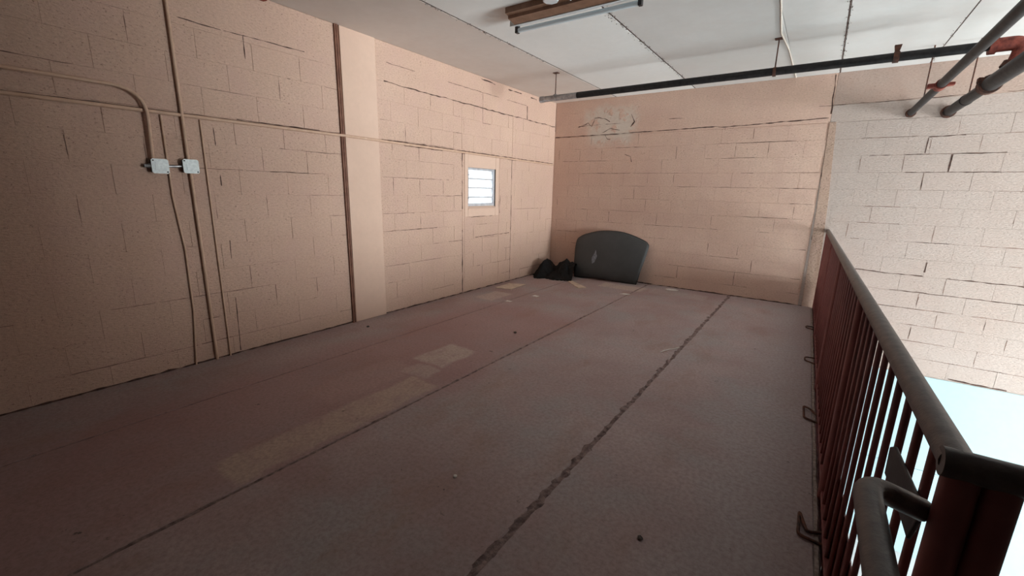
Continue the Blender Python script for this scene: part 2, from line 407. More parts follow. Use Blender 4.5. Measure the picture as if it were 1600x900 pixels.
cracks(wl, 'left', [
    ([(-3.74, 2.585), (-2.6, 2.578), (-1.6, 2.572), (-1.05, 2.58), (-.02, 2.577)], .012, .10, .010),
    ([(-.93, 2.78), (-.92, 2.58)], .022, 0, .008), ([(-3.7, 2.78), (-2.5, 2.776), (-.95, 2.785)], .006, .45, .006),
    ([(-2.05, 2.78), (-2.05, 2.38), (-1.85, 2.38)], .006, .35, .006),
    ([(-7.5, 1.972), (-4.3, 1.984)], .006, .25, .003), ([(-3.8, 1.982), (-2.0, 1.968), (-.05, 1.952)], .012, .12, .004), ([(-3.8, 1.946), (-1.2, 1.93)], .008, .45, .004),  # these level ribbons paint the shadow lines beside the long conduit
    ([(-2.481, 1.95), (-2.483, .02)], .014, .42, .006), ([(-1.315, 1.94), (-1.315, .04)], .012, .38, .005),
    ([(-1.60, 1.9), (-1.62, 1.12)], .010, .55, .006), ([(-2.30, 1.085), (-1.66, 1.10), (-1.64, 1.3)], .012, .40, .008), ([(-2.2, .79), (-1.35, .80)], .009, .3, .006),
    ([(-5.28, 2.64), (-5.14, 2.645), (-5.14, 2.47)], .008, .1, .002), ([(-5.14, 2.645), (-4.62, 2.652)], .010, .1, .003), ([(-5.9, 2.65), (-5.3, 2.64)], .007, .4, .003),
    ([(-4.95, 2.965), (-4.3, 2.955)], .012, .5, .008), ([(-2.4, 2.95), (-1.2, 2.93), (-.1, 2.93)], .016, .52, .016),
    ([(-5.44, 1.9), (-5.43, 1.45)], .008, .3, .003), ([(-5.42, 1.0), (-5.44, .02)], .008, .25, .003),
    ([(-8.5, .006), (-4.3, .006), (-.05, .006)], .016, .05, .004), ([(-.004, 2.5), (-.004, 2.9)], .010, .0, .001)])  # base ribbon paints the shadow and dirt in the gap at the floor
cracks(wb, 'back', [
    ([(.01, 2.402), (1.2, 2.408), (2.65, 2.43), (2.72, 2.415), (3.97, 2.455)], .012, .06, .005), ([(.02, 2.56), (1.3, 2.57), (4.0, 2.60)], .007, .55, .008),
    ([(.62, 2.62), (.70, 2.55), (.75, 2.68), (.92, 2.66), (1.02, 2.60)], .012, .2, .02), ([(1.38, 2.70), (1.44, 2.58), (1.38, 2.50)], .016, .2, .01), ([(.95, 2.40), (1.0, 2.33), (1.15, 2.31)], .012, .25, .02),
    ([(.45, 2.55), (.62, 2.60)], .010, .3, .01), ([(.9, 2.45), (1.05, 2.5), (1.2, 2.46)], .010, .45, .02),
    ([(2.78, 2.40), (2.62, 2.24)], .010, .3, .01), ([(1.32, 2.08), (1.42, 2.05), (1.44, 1.96)], .010, .35, .01),
    ([(3.965, 2.96), (3.985, 2.50)], .012, .15, .008), ([(3.99, 2.5), (4.02, 1.4), (4.05, .1)], .012, .45, .02), ([(4.11, 2.4), (4.105, .1)], .010, .5, .012),
    ([(4.0, 2.60), (6.6, 2.62)], .007, .45, .008), ([(4.35, .575), (4.6, .58), (4.75, .57), (6.5, .56)], .011, .22, .012), ([(4.9, .37), (6.6, .355)], .008, .4, .006), ([(4.45, 1.985), (5.2, 1.99)], .007, .5, .004),
    ([(4.948, 2.17), (4.945, 2.0)], .012, 0, .002), ([(5.178, 1.98), (5.176, 1.79)], .013, 0, .002), ([(4.948, 2.18), (5.25, 2.185)], .009, .2, .004), ([(5.18, 1.985), (5.6, 1.99)], .008, .3, .004), ([(4.6, 1.785), (5.2, 1.783), (6.4, 1.786)], .008, .3, .004),
    ([(5.18, .74), (5.18, .62)], .016, 0, .003), ([(5.55, -.642), (6.1, -.65)], .020, .25, .008),
    ([(.02, .006), (2.0, .008), (4.14, .006)], .018, .05, .006)])  # base ribbon again paints shadow and dirt where wall meets floor

# ------------------------------------------------------------------ other walls of the hall, with an added light-blocking partition
m_ = MB()
DY0, DY1, DZ1 = -3.8, -.8, 2.55                    # open bay door
m_.box(XR, XR + .25, YB, DY0, LOW, H + .2).box(XR, XR + .25, DY1, .22, LOW, H + .2).box(XR, XR + .25, DY0, DY1, DZ1, H + .2).box(XR, XR + .25, DY0, DY1, LOW, -2.45)
structure(m_.build('wall_right', M_PALE), 'pale bay wall with the tall wide daylight opening', 'wall')
structure(MB().box(XP, 6.3, YP - .2, YP, LOW, H + .2).box(8.3, XR, YP - .2, YP, LOW, H + .2).box(6.3, 8.3, YP - .2, YP, -.95, H + .2).box(XP, XP + .2, YB, YP - .2, LOW, H + .2).build('wall_blocker', M_GREYWALL), 'unseen grey partition added to shade the near end of the mezzanine', 'wall')  # added out of view to shade the near left; its low opening is invented
structure(MB().box(-.22, XR + .3, YB - .25, YB, LOW, H + .2).build('wall_front', M_DARKWALL), 'dim wall at the camera end of the mezzanine', 'wall')
structure(MB().box(-.22, XR + .3, YB - .2, .3, LOW - .2, LOW).build('floor_lower', M_LOWFLOOR), 'grey concrete floor of the bay below the railing', 'floor')

# ------------------------------------------------------------------ floor of the mezzanine
fl = MB()
fl.prism([(0, YB, -.20), (edge_x(-6.16) - .01, YB, -.20), (edge_x(-6.16) - .01, -6.1, -.20), (edge_x(0) - .01, 0, -.20), (0, 0, -.20)], (0, 0, .186))
fl.box(edge_x(-6.1), XP, YB, -6.10, -.20, -.004)
fl = fl.build('floor', M_FLOOR)
structure(fl, 'worn red-brown painted concrete mezzanine floor with long joints', 'floor')
def slab(xa, xb, gap=.006):
    """one long floor slab; xa/xb are functions of y so the last one follows the rail edge; slightly ragged arrises"""
    n = 60; v = []; f = []
    for i in range(n + 1):
        y = YB + (0 - YB) * i / n
        ja = noise.noise((xa(y) * 7, y * 6, 1.3)) * .006; jb = noise.noise((xb(y) * 7, y * 6, 5.1)) * .006
        a = xa(y) + gap + (ja if xa(y) > .01 else 0); b = xb(y) - gap + jb
        for x, z in ((a, -.05), (a, -.004), (a + .006, 0), (b - .006, 0), (b, -.004), (b, -.05)): v.append((x, y, z))
    for i in range(n):
        for k in range(5): f.append((i * 6 + k, (i + 1) * 6 + k, (i + 1) * 6 + k + 1, i * 6 + k + 1))
    f.append(tuple(range(6))); f.append(tuple(reversed(range(n * 6, n * 6 + 6))))
    o = link('slab', mesh('slab', v, [tuple(reversed(q)) for q in f], M_FLOOR), fl); return o
J1, J2, J3 = .74, 1.903, 3.13
slab(lambda y: -.006, lambda y: J1, .003); slab(lambda y: J1, lambda y: J2, .008)
slab(lambda y: J2, lambda y: J3, .010); slab(lambda y: J3, lambda y: edge_x(y) + .004, .014)
MB().box(rail_x(-6.1) + .02, XP, YB, -6.115, -.05, 0).build('slab', M_FLOOR, fl, bevel=.004)
def filler(x, w, amp, seed, m):
    n = 260; v = []; f = []
    for i in range(n + 1):
        y = YB + (-.02 - YB) * i / n
        ww = w * (1 + .55 * noise.noise((y * 5, seed, 0)))
        cx = x + .010 * noise.noise((y * 3, seed, 3))
        for k in range(5):
            t = k / 4 - .5
            z = -.009 + amp * (.5 + noise.noise((y * 14, k * 1.7, seed))) * (1 - (2 * t) ** 2 * .6)
            v.append((cx + t * ww, y, z))
    for i in range(n):
        for k in range(4): f.append((i * 5 + k, i * 5 + k + 1, (i + 1) * 5 + k + 1, (i + 1) * 5 + k))
    return link('joint_filler', mesh('joint_filler', v, f, m), fl)
M_JOINT = simple('dark_joint_mortar', (.10, .062, .058), (.30, .215, .20), 24, .9, 0, .6, .006)
filler(J3, .065, .020, 2.0, M_JOINT); filler(J2, .036, .010, 7.0, M_JOINT); filler(J1, .018, .006, 12.0, M_JOINT)
# rough broken cement lip along the rail edge
v = []; f = []; n = 240
for i in range(n + 1):
    y = -6.1 + 6.09 * i / n; e = edge_x(y); r = noise.noise((y * 9, 4, 1)) * .007
    for dx, z in ((-.012, -.06), (-.010, .0015 + noise.noise((y * 7, 0, 2)) * .002), (.004 + r, .002), (.012 + r, -.012 + noise.noise((y * 12, 3, 3)) * .008), (.012, -.06)): v.append((e + dx, y, z))
for i in range(n):
    for k in range(4): f.append((i * 5 + k, (i + 1) * 5 + k, (i + 1) * 5 + k + 1, i * 5 + k + 1))
link('cement_lip', mesh('cement_lip', v, [tuple(reversed(q)) for q in f], M_CRUMB), fl)

# ------------------------------------------------------------------ ceiling
ce = MB().box(-.22, XR + .3, YB - .2, .22, H + .006, H + .2).build('ceiling', M_CEIL)
structure(ce, 'flat whitewashed ceiling of long panels with crumbling seams', 'ceiling')
SE = [0, 1.10, 2.307, 3.54, 4.0, 4.815, 6.03, 7.25, 8.47, 9.69, XR]
for i in range(len(SE) - 1):
    g = (.003, .010, .009, .003, .008, .004, .003, .003, .003, .003, .003)
    MB().box(SE[i] + g[i], SE[i + 1] - g[i + 1], YB, -.001, H, H + .02).build('ceiling_panel', M_CEILP if i == 0 else M_CEIL if i == 1 else M_CEIL_DIM, ce, bevel=.002)
for x, w in ((1.10, .005), (2.307, .005), (4.0, .005), (4.815, .003)):
    MB().box(x - w, x + w, YB, -.002, H + .0015, H + .008).build('seam_shade', M_CRACK_SHADE, ce)  # dark strip painting the shade inside an open ceiling seam
def seam_crumbs(x, y0, y1, n, w, seed):
    rnd = random.Random(seed); b = MB()
    for i in range(n):
        y = rnd.uniform(y0, y1); s = rnd.uniform(.003, .009); px = x + rnd.gauss(0, w)
        c = Vector((px, y, H)); q = [c + Vector((rnd.uniform(-s, s), rnd.uniform(-2 * s, 2 * s), 0)) for _ in range(3)]
        b.add(q + [c + Vector((0, 0, -rnd.uniform(.004, .012)))], [(0, 1, 2), (0, 3, 1), (1, 3, 2), (2, 3, 0)])
    o = b.build('seam_crumbs', M_CRUMBD, ce); o['kind'] = 'stuff'
seam_crumbs(2.307, -3.6, -.2, 300, .018, 1); seam_crumbs(1.10, -4.6, -2.2, 130, .010, 2); seam_crumbs(4.0, -3.2, -.1, 200, .010, 3); seam_crumbs(4.815, -3, -.1, 60, .008, 4)

# ------------------------------------------------------------------ window_1
wn = bpy.data.objects.new('window_1', None); COL.objects.link(wn); wn.location = (-.05, (WY0 + WY1) / 2, WZ0)
structure(wn, 'small square louvred window with bright glass slats in the left wall', 'window')
def inw(b, name, m, **k):
    o = b.build(name, m, None, **k); o.parent = wn; o.matrix_parent_inverse = Matrix.Translation(-wn.location); return o
fx0, fx1 = -.075, -.02
inw(MB().box(fx0, fx1, WY0, WY0 + .035, WZ0 + .02, WZ1), 'frame_side', M_ALU, bevel=.003)
inw(MB().box(fx0, fx1, WY1 - .035, WY1, WZ0 + .02, WZ1), 'frame_side', M_ALU, bevel=.003)
inw(MB().box(fx0, fx1, WY0 + .035, WY1 - .035, WZ1 - .03, WZ1), 'frame_head', M_ALU, bevel=.003)
inw(MB().box(fx0, fx1, WY0 + .035, WY1 - .035, WZ0 + .045, WZ0 + .085), 'frame_foot', M_ALU, bevel=.003)
sl = MB().prism([(-.10, WY0, WZ0), (.012, WY0, WZ0), (.012, WY0, WZ0 + .012), (-.02, WY0, WZ0 + .045), (-.10, WY0, WZ0 + .045)], (0, WY1 - WY0, 0))
inw(sl, 'sloping_sill', M_SMOOTH)
y0, y1 = WY0 + .037, WY1 - .037
zz = [WZ0 + .085, WZ0 + .170, WZ0 + .300, WZ0 + .425, WZ1 - .03]
for i in range(4):
    a, b = zz[i], zz[i + 1]
    inw(MB().prism([(-.040, y0, a + .002), (-.035, y0, a + .002), (-.055, y0, b + .012), (-.060, y0, b + .012)], (0, y1 - y0, 0)), 'glass_louvre', M_GLASS)
    if i: inw(MB().box(-.046, -.022, y0, y1, a - .009, a + .009), 'louvre_edge', M_ALU)
for zc in (WZ0 + .16, WZ1 - .10): inw(MB().box(-.02, .012, WY0 - .012, WY0 + .022, zc - .010, zc + .010), 'louvre_clip', M_ALU, bevel=.002)
inw(MB().tube([(-.01, WY0 + .018, WZ0 + .12), (-.01, WY0 + .018, WZ1 - .06)], .006, 8), 'operator_rod', M_ALU)

# ------------------------------------------------------------------ conduits and boxes on the left wall
def pipe(name, pts, r, m, parent=None, seg=12): return MB().tube(pts, r, seg).build(name, m, parent, smooth=True)
YC = -5.645
tag(pipe('conduit', [(.018, YC, H), (.018, YC, 1.64)], .011, M_CONDUIT), 'upright painted conduit dropping from the ceiling to the right junction box', 'conduit')
tag(pipe('conduit', [(.018, YC + .005, 1.54), (.016, YC + .01, .8), (.016, YC + .012, 0)], .011, M_CONDUIT), 'upright painted conduit running from the right junction box down to the floor', 'conduit')
pts = [(.04, YB, 2.105)] + bend((.04, YB, 2.105), (.04, -5.855, 2.10), (.028, -5.865, 1.63), .19) + [(.028, -5.866, 1.63)]
tag(pipe('conduit', pts, .012, M_CONDUIT), 'painted conduit with a wide bend curving down into the left junction box', 'conduit')
tag(pipe('surface_conduit', [(.014, YB, 1.952), (.014, -5.9, 1.962), (.016, -4.37, 1.965), (.040, -4.31, 1.965), (.040, -4.25, 1.965), (.032, -4.20, 1.965), (.031, -3.85, 1.963), (.016, -3.80, 1.963), (.013, -.06, 1.932)], .013, M_CONDUIT), 'long level conduit painted over along the whole left wall', 'conduit')
tag(pipe('thin_conduit', [(.010, -5.775, 1.945), (.010, -5.775, 1.35), (.010, -5.745, .95), (.010, -5.75, .45), (.010, -5.786, 0)], .007, M_CONDUIT), 'thin crooked conduit left of the junction boxes reaching the floor', 'conduit')
tag(pipe('thin_conduit', [(.009, -5.527, 1.945), (.009, -5.527, 0)], .006, M_CONDUIT), 'thin straight conduit right of the junction boxes', 'conduit')
tag(pipe('brown_pipe', [(.012, -4.303, H), (.012, -4.291, 0)], .010, M_BROWN), 'brown upright pipe against the pilaster, nearer the camera of two', 'pipe')
tag(pipe('brown_pipe', [(.013, -4.282, H), (.013, -4.270, 0)], .0095, M_BROWN), 'brown upright pipe against the pilaster, farther of the two', 'pipe')
def jbox(yc, zc, label, bushing):
    t = thing('junction_box', label, 'junction box', (0, yc, zc - .05))
    def p(b, n, m, par=None, **k):
        o = b.build(n, m, None, **k); o.parent = par or t
        o.matrix_parent_inverse = Matrix.Translation(-t.location); return o
    p(MB().box(.0, .045, yc - .046, yc + .046, zc - .046, zc + .046), 'box_body', M_BOX, bevel=.004)
    q = .052; cc = .010
    poly = [(yc - q + cc, zc - q), (yc + q - cc, zc - q), (yc + q, zc - q + cc), (yc + q, zc + q - cc), (yc + q - cc, zc + q), (yc - q + cc, zc + q), (yc - q, zc + q - cc), (yc - q, zc - q + cc)]
    cv = p(MB().prism([(.045, a, b) for a, b in poly], (.004, 0, 0)), 'cover_plate', M_PLATE)
    p(MB().box(.049, .0515, yc - .030, yc + .030, zc - .030, zc + .030), 'raised_centre', M_PLATE, bevel=.002)
    for sy, sz in ((1, -1), (-1, 1)):
        p(MB().tube([(.048, yc + sy * .040, zc + sz * .040), (.053, yc + sy * .040, zc + sz * .040)], .005, 10), 'screw', M_SCREW)
    if bushing: p(MB().tube([(.022, yc - .046, zc), (.022, yc - .062, zc), (.022, yc - .064, zc), (.022, yc - .088, zc)], [.018, .018, .013, .013], 12), 'bushing', M_BOX, smooth=True)
    return t
jbox(-5.834, 1.581, 'square grey junction box under the bent conduit, with a bushing on its left', True)
jbox(-5.641, 1.590, 'square grey junction box set on the upright conduit, right of its twin', False)
tag(pipe('conduit_nipple', [(.022, -5.788, 1.583), (.022, -5.686, 1.588)], .010, M_GALV), 'short bare conduit linking the two junction boxes', 'conduit')
rb = MB().prism([(.0, -5.06, 2.952), (.07, -5.06, 2.948), (.075, -5.02, 2.940), (.06, -4.975, 2.950), (.07, -4.95, 2.941), (.0, -4.945, 2.952)], (0, 0, .03)).build('rusty_bracket', M_RUST, bevel=.004)
tag(rb, 'rusty red bracket stub at the top of the left wall', 'bracket')

# ------------------------------------------------------------------ sprinkler pipework under the ceiling
PY, PZ = -1.74, 2.675
t = thing('hung_pipe', 'long black pipe hung under the ceiling on rods, along the far wall', 'pipe', (.76, PY, PZ))
def ch(o, t):
    o.parent = t; o.matrix_parent_inverse = Matrix.Translation(-t.location); return o
ch(pipe('pipe_run', [(1.30, PY, 2.671), (2.6, PY, 2.676), (4.99, PY, 2.680)], .037, M_PIPE, seg=18), t)
ch(pipe('pipe_run', [(.775, PY, 2.668), (1.30, PY, 2.671)], .037, M_GALV, seg=18), t)
ch(pipe('end_cap', [(.752, PY, 2.668), (.80, PY, 2.668)], .041, M_GALV, seg=18), t)
for x in (.978, 3.474):
    ch(pipe('hanger_rod', [(x, PY, H), (x, PY, 2.70)], .006, M_RUSTB, seg=8), t)
    ch(MB().tube([(x - .014, PY, 2.674), (x + .014, PY, 2.674)], .043, 18).build('hanger_ring', M_GALV if x < 1 else M_RUSTB, smooth=True), t)
    ch(MB().box(x - .035, x + .035, PY - .03, PY + .03, H - .008, H).build('ceiling_flange', M_RUSTB), t)
ch(MB().tube([(4.37, PY, 2.678), (4.41, PY, 2.678)], .046, 18).build('hanger_ring', M_RUSTB, smooth=True), t)
ch(MB().prism([(4.375, PY - .02, 2.72), (4.405, PY - .02, 2.72), (4.415, PY - .02, 2.775), (4.365, PY - .02, 2.775)], (0, .04, 0)).build('hanger_lug', M_RUSTB), t)
t = thing('cross_pipe', 'black pipe running out from the far wall, crossing beneath the hung pipe', 'pipe', (4.742, 0, 2.45))
ch(pipe('pipe_run', [(4.742, .0, 2.45), (4.742, -6.0, 2.45)], .034, M_PIPE, seg=18), t)
ch(pipe('wall_collar', [(4.742, .0, 2.45), (4.742, -.035, 2.45)], .048, M_RUSTB, seg=18), t)
ch(MB().tube([(4.742, -1.50, 2.45), (4.742, -1.62, 2.45)], .043, 16).build('clamp', M_RUST, smooth=True), t)
ch(MB().prism([(4.655, -1.60, 2.462), (4.83, -1.60, 2.462), (4.83, -1.60, 2.438), (4.655, -1.60, 2.425)], (0, .06, 0)).build('clamp_ear', M_RUST, bevel=.004), t)
ch(pipe('hanger_rod', [(4.742, -.75, 2.48), (4.742, -.75, H)], .006, M_RUSTB, seg=8), t)
t = thing('main_pipe', 'thick black pipe entering the far wall beside the thinner cross pipe', 'pipe', (5.06, 0, 2.42))
ch(pipe('pipe_run', [(5.06, .0, 2.44), (5.065, -1.48, 2.44)], .048, M_PIPE, seg=20), t)
ch(pipe('pipe_run', [(5.065, -1.50, 2.44), (5.07, -6.0, 2.44)], .060, M_PIPE, seg=20), t)
ch(pipe('wall_collar', [(5.06, .0, 2.44), (5.06, -.04, 2.44)], .066, M_RUSTB, seg=20), t)
cp = ch(pipe('coupling', [(5.065, -1.40, 2.44), (5.065, -1.49, 2.44)], .076, M_RUSTB, seg=20), t)
ch(MB().box(4.985, 5.015, -1.475, -1.415, 2.46, 2.50).build('bolt_lug', M_RUSTB, bevel=.004), t)
ch(pipe('hanger_rod', [(5.06, -.80, 2.485), (5.06, -.80, H)], .006, M_RUSTB, seg=8), t)
ch(pipe('collar', [(5.063, -.72, 2.44), (5.063, -.74, 2.44)], .053, M_PIPE, seg=20), t)
t = thing('red_elbow_fitting', 'rust-red elbow fitting joining the hung pipe to the thick main pipe', 'pipe fitting', (5.06, PY, 2.68))
ch(pipe('elbow', [(4.99, PY, 2.68), (5.06, PY, 2.68)] + bend((5.06, PY, 2.68), (5.14, PY, 2.68), (5.14, PY, 2.56), .06) + [(5.12, PY, 2.50)], .052, M_RUST, seg=18), t)
ch(pipe('flange', [(4.955, PY, 2.68), (4.995, PY, 2.68)], .066, M_RUST, seg=16), t)
ch(pipe('flange', [(5.12, PY, 2.535), (5.10, PY, 2.49)], .068, M_RUSTB, seg=16), t)
ch(MB().box(4.962, 4.99, PY - .02, PY + .02, 2.738, 2.76).build('bolt_lug', M_RUST, bevel=.004), t)
tag(pipe('ceiling_cord', [(3.565, -8, H - .006), (3.55, -2.7, H - .006), (3.50, -1.9, H - .005), (3.535, -1.3, H - .005), (3.545, -.02, H - .005)], .0065, M_CORD, seg=8), 'pale cord stapled along a ceiling seam above the hung pipe', 'cord')

# ------------------------------------------------------------------ fluorescent batten
LX0, LX1 = 1.55, 2.72
t = thing('fluorescent_light', 'brown fluorescent batten with one unlit tube under the ceiling', 'light fixture', ((LX0 + LX1) / 2, -3.6, H))
prof = [(-3.74, H), (-3.74, H - .045), (-3.70, H - .052), (-3.695, H - .075), (-3.60, H - .090), (-3.595, H - .075), (-3.595, H)]
ch(MB().prism([(LX0 + .065, a, b) for a, b in prof], (LX1 - LX0 - .04, 0, 0)).build('housing', M_LBROWN), t)
ch(MB().prism([(LX0 + .01, -3.593, H - .095), (LX0 + .01, -3.593, H - .05), (LX0 + .01, -3.48, H - .05), (LX0 + .01, -3.48, H - .062)], (LX1 - LX0 - .02, 0, 0)).build('reflector', M_LWHITE), t)
ch(pipe('tube', [(LX0 + .035, -3.488, H - .100), (LX1 - .035, -3.488, H - .100)], .019, M_TUBE, seg=16), t)
for x in (LX0 + .004, LX1 - .034):
    ch(MB().box(x, x + .03, -3.508, -3.468, H - .122, H - .05).build('lamp_holder', M_SCREW, bevel=.004), t)
cx = 2.10
ch(MB().prism([(cx + .062 * math.cos(k * math.pi / 4 + .39), -3.805 + .062 * math.sin(k * math.pi / 4 + .39), H - .075) for k in range(8)], (0, 0, .075)).build('ceiling_box', M_LWHITE, bevel=.006), t)
ch(pipe('whip', [(cx + .03, -3.80, H - .06), (cx + .10, -3.78, H - .05), (cx + .13, -3.72, H - .06)], .009, M_GALV, seg=8), t)

# ------------------------------------------------------------------ guard railing
rl = thing('guard_railing', 'red-painted steel guard railing with upright bars along the mezzanine edge', 'railing', (rail_x(0), 0, 0))
YN = -6.06; XN = rail_x(YN); TR = .025
# top rail with rounded corner into the return rail
ch(pipe('top_rail', [(rail_x(0), -.004, 1.042), (rail_x(-3), -3, 1.042), (XN, YN + .002, 1.042)], TR, M_RAIL, seg=20), rl)
ch(pipe('return_rail', [(XN - .022, YN, 1.042), (6.3, YN, 1.042)], TR, M_RAIL, seg=20), rl)
for y in (-.06, -1.56, -3.06, -4.56):
    ch(pipe('post', [(rail_x(y) + .002, y, -.16), (rail_x(y) + .002, y, 1.03)], .022, M_RED, seg=16), rl)
ch(pipe('post', [(XN + .008, YN + .006, -.16), (XN + .008, YN + .006, 1.035)], .0245, M_RED, seg=20), rl)
ch(pipe('post', [(XN + .055, YN + .004, -.16), (XN + .055, YN + .004, 1.035)], .0235, M_RED, seg=20), rl)
BAR = None; k = 0; y = YN + .125
while y > -9 and y < -.02:
    if min(abs(y - p) for p in (-.06, -1.56, -3.06, -4.56)) > .03:
        if BAR is None:
            b = MB().tube([(0, 0, -.14), (0, 0, 1.02)], .0084, 10)
            BAR = mesh('bar', b.v, b.f, M_RED, True)
        o = link('bar', BAR, None, (rail_x(y), y, 0)); ch(o, rl)
    y += .125
x = XN + .19
while x < 6.3:
    o = link('bar', BAR, None, (x, YN, 0)); ch(o, rl); x += .125
ch(MB().prism([(rail_x(0) - .008, -.03, .015), (rail_x(0) + .008, -.03, .015), (XN + .008, YN, .015), (XN - .008, YN, .015)], (0, 0, .03)).build('bottom_rail', M_RED), rl)
ch(MB().prism([(rail_x(0) + .008, -.03, -.10), (rail_x(0) + .012, -.03, -.10), (XN + .012, YN, -.10), (XN + .008, YN, -.10)], (0, 0, .43)).build('kick_plate', M_RED), rl)
# grab rail branching back towards the camera, with its mounting plate
gx = 4.172
pts = [(4.262, -6.03, .925)] + bend((4.262, -6.03, .925), (gx, -6.085, .972), (gx + .002, -7.6, .985), .045) + [(gx + .002, -7.6, .985)]
ch(pipe('grab_rail', pts, .0205, M_RAIL, seg=18), rl)
ch(MB().prism([(4.262, -5.68, .87), (4.262, -5.72, .892), (4.262, -6.00, .922), (4.262, -6.02, .90), (4.262, -5.985, .83), (4.262, -5.90, .825), (4.262, -5.69, .80)], (.008, 0, 0)).build('mounting_plate', M_PIPE, bevel=.003), rl)

# ------------------------------------------------------------------ bent rebar anchors on the floor edge
def anchor(p, label, s):
    pts = []
    q = [Vector(a) for a in p]
    pts.append(q[0])
    for i in range(1, len(q) - 1): pts += bend(q[i - 1], q[i], q[i + 1], .022, 5)
    pts.append(q[-1])
    o = MB().tube(pts, s, 8).build('rebar_anchor', M_RUSTB, smooth=True)
    return tag(o, label, 'anchor', 'bent rebar anchors along the railing foot')
anchor([(4.20, -1.12, .008), (4.112, -1.13, .012), (4.112, -1.21, .012), (4.20, -1.24, .008)], 'smallest bent rebar anchor at the railing foot, nearest the far wall', .006)
anchor([(4.215, -2.30, .008), (4.130, -2.33, .012), (4.130, -2.43, .012), (4.216, -2.475, .008)], 'bent rebar anchor at the railing foot, second from the far wall', .006)
anchor([(4.24, -3.62, .008), (4.19, -3.54, .02), (4.150, -3.50, .014), (4.158, -3.69, .012), (4.238, -3.715, .008)], 'kinked rebar anchor at the railing foot, third from the far wall', .007)
anchor([(4.26, -4.86, .008), (4.20, -4.90, .012), (4.168, -4.77, .014), (4.168, -4.94, .012), (4.258, -4.945, .008)], 'bent rebar anchor at the railing foot, nearest the camera', .007)

# ------------------------------------------------------------------ car hood leaning in the corner
P0 = Vector((.68, -.30, .004)); u_ = Vector((.9971, .076, 0)); v_ = Vector((-.0218, .2859, .958)); n_ = Vector((.0728, -.9552, .2868))
out = [(-.005, .0), (-.02, .092), (-.044, .366), (-.058, .535), (-.048, .667), (.006, .725), (.094, .77), (.285, .826), (.453, .849), (.707, .848), (.901, .807), (1.11, .734), (1.172, .691), (1.191, .634), (1.16, .418), (1.122, .225), (1.103, .081), (1.074, .0), (.801, .018), (.503, .028), (.254, .024)]
def dense(poly, n=4):
    r = []; N = len(poly)
    for i in range(N):
        p0, p1, p2, p3 = [Vector(poly[(i + k) % N]) for k in (-1, 0, 1, 2)]
        corner = i in (0, 17) or (i + 1) % N in (0, 17)
        for j in range(n):
            t = j / n
            r.append(p1.lerp(p2, t) if corner else .5 * ((2 * p1) + (p2 - p0) * t + (2 * p0 - 5 * p1 + 4 * p2 - p3) * t * t + (3 * p1 - p0 - 3 * p2 + p3) * t ** 3))
    return r
hd = thing('car_hood', 'charcoal car hood leaning upright against the far wall in the corner', 'car hood', P0)
op = dense(out); N = len(op); cen = Vector((.56, .42))
def hp(a, b, off):
    crown = .045 * (1 - min(1, ((a - .56) / .66) ** 2)) + .02 * (1 - min(1, ((b - .42) / .46) ** 2))
    roll = -.05 * max(0, (.10 - b) / .10) ** 2
    return P0 + u_ * a + v_ * b + n_ * (crown + roll + off)
rings = [1.0, .985, .94, .8, .55, .28]
v = []; f = []
for s in rings:
    for p in op:
        q = cen + (p - cen) * s
        v.append(hp(q.x, q.y, -.012 if s == 1.0 else (-.004 if s > .98 else 0)))
v.append(hp(cen.x, cen.y, 0))
for i in range(len(rings) - 1):
    for k in range(N): f.append((i * N + k, i * N + (k + 1) % N, (i + 1) * N + (k + 1) % N, (i + 1) * N + k))
b = (len(rings) - 1) * N
for k in range(N): f.append((b + k, b + (k + 1) % N, len(v) - 1))
fb = len(v)
# back skin
for s in (1.0, .9): 
    for p in op:
        q = cen + (p - cen) * s; v.append(hp(q.x, q.y, -.028 if s == 1 else -.022))
for k in range(N):
    f.append((k, fb + k, fb + (k + 1) % N, (k + 1) % N))
    f.append((fb + k, fb + N + k, fb + N + (k + 1) % N, fb + (k + 1) % N))
f.append(tuple(fb + N + k for k in reversed(range(N))))
pan = link('skin', mesh('skin', v, f, M_HOOD, True)); ch(pan, hd)
em = MB(); ep = [hp(p.x, p.y, -.018) for p in op]
em.tube(ep + [ep[0], ep[1]], .009, 8, cap=False)
ch(em.build('edge_hem', M_HOODE, smooth=True), hd)
sm = [(.305, .26), (.345, .29), (.378, .40), (.355, .44), (.338, .51), (.322, .45), (.285, .36)]
v = [hp(a, b_, .0025) for a, b_ in sm]
o = link('chalk_smear', mesh('chalk_smear', v + [hp(.335, .38, .003)], [(i, (i + 1) % 7, 7) for i in range(7)], M_SMEAR)); ch(o, hd)
ch(MB().prism([hp(.26, .045, .004), hp(.275, .045, .004), hp(.275, .075, .004), hp(.26, .075, .004)], n_ * .006).build('latch_stub', M_HOODE), hd)

# ------------------------------------------------------------------ crumpled black plastic
v = []; f = []; nx, ny = 44, 30
def bag_h(x, y):
    def pk(cx, cy, h, wx, wy): return max(0, h * (1 - (abs(x - cx) / wx) ** 1.0 - (abs(y - cy) / wy) ** 1.4))
    h = max(pk(.20, -.46, .31, .22, .42), pk(.53, -.36, .32, .36, .33), pk(.42, -.54, .11, .50, .26), pk(.66, -.36, .28, .8, .28))
    cr = noise.noise((x * 11, y * 9, 2.2)); cr2 = noise.noise((x * 26 + y * 16, y * 24, 7))
    return h * (1 + .18 * cr) + (.035 * abs(cr) + .02 * cr2) * min(1, h * 14)
for j in range(ny):
    for i in range(nx):
        x = .04 + .665 * i / (nx - 1); y = -.86 + .66 * j / (ny - 1)
        v.append((x + max(0, -.3 - y) * .30 * (i / (nx - 1)) + .015 * noise.noise((x * 9, y * 9, 1)), y + .02 * noise.noise((x * 8, y * 8, 4)), bag_h(x, y)))
keep = {}
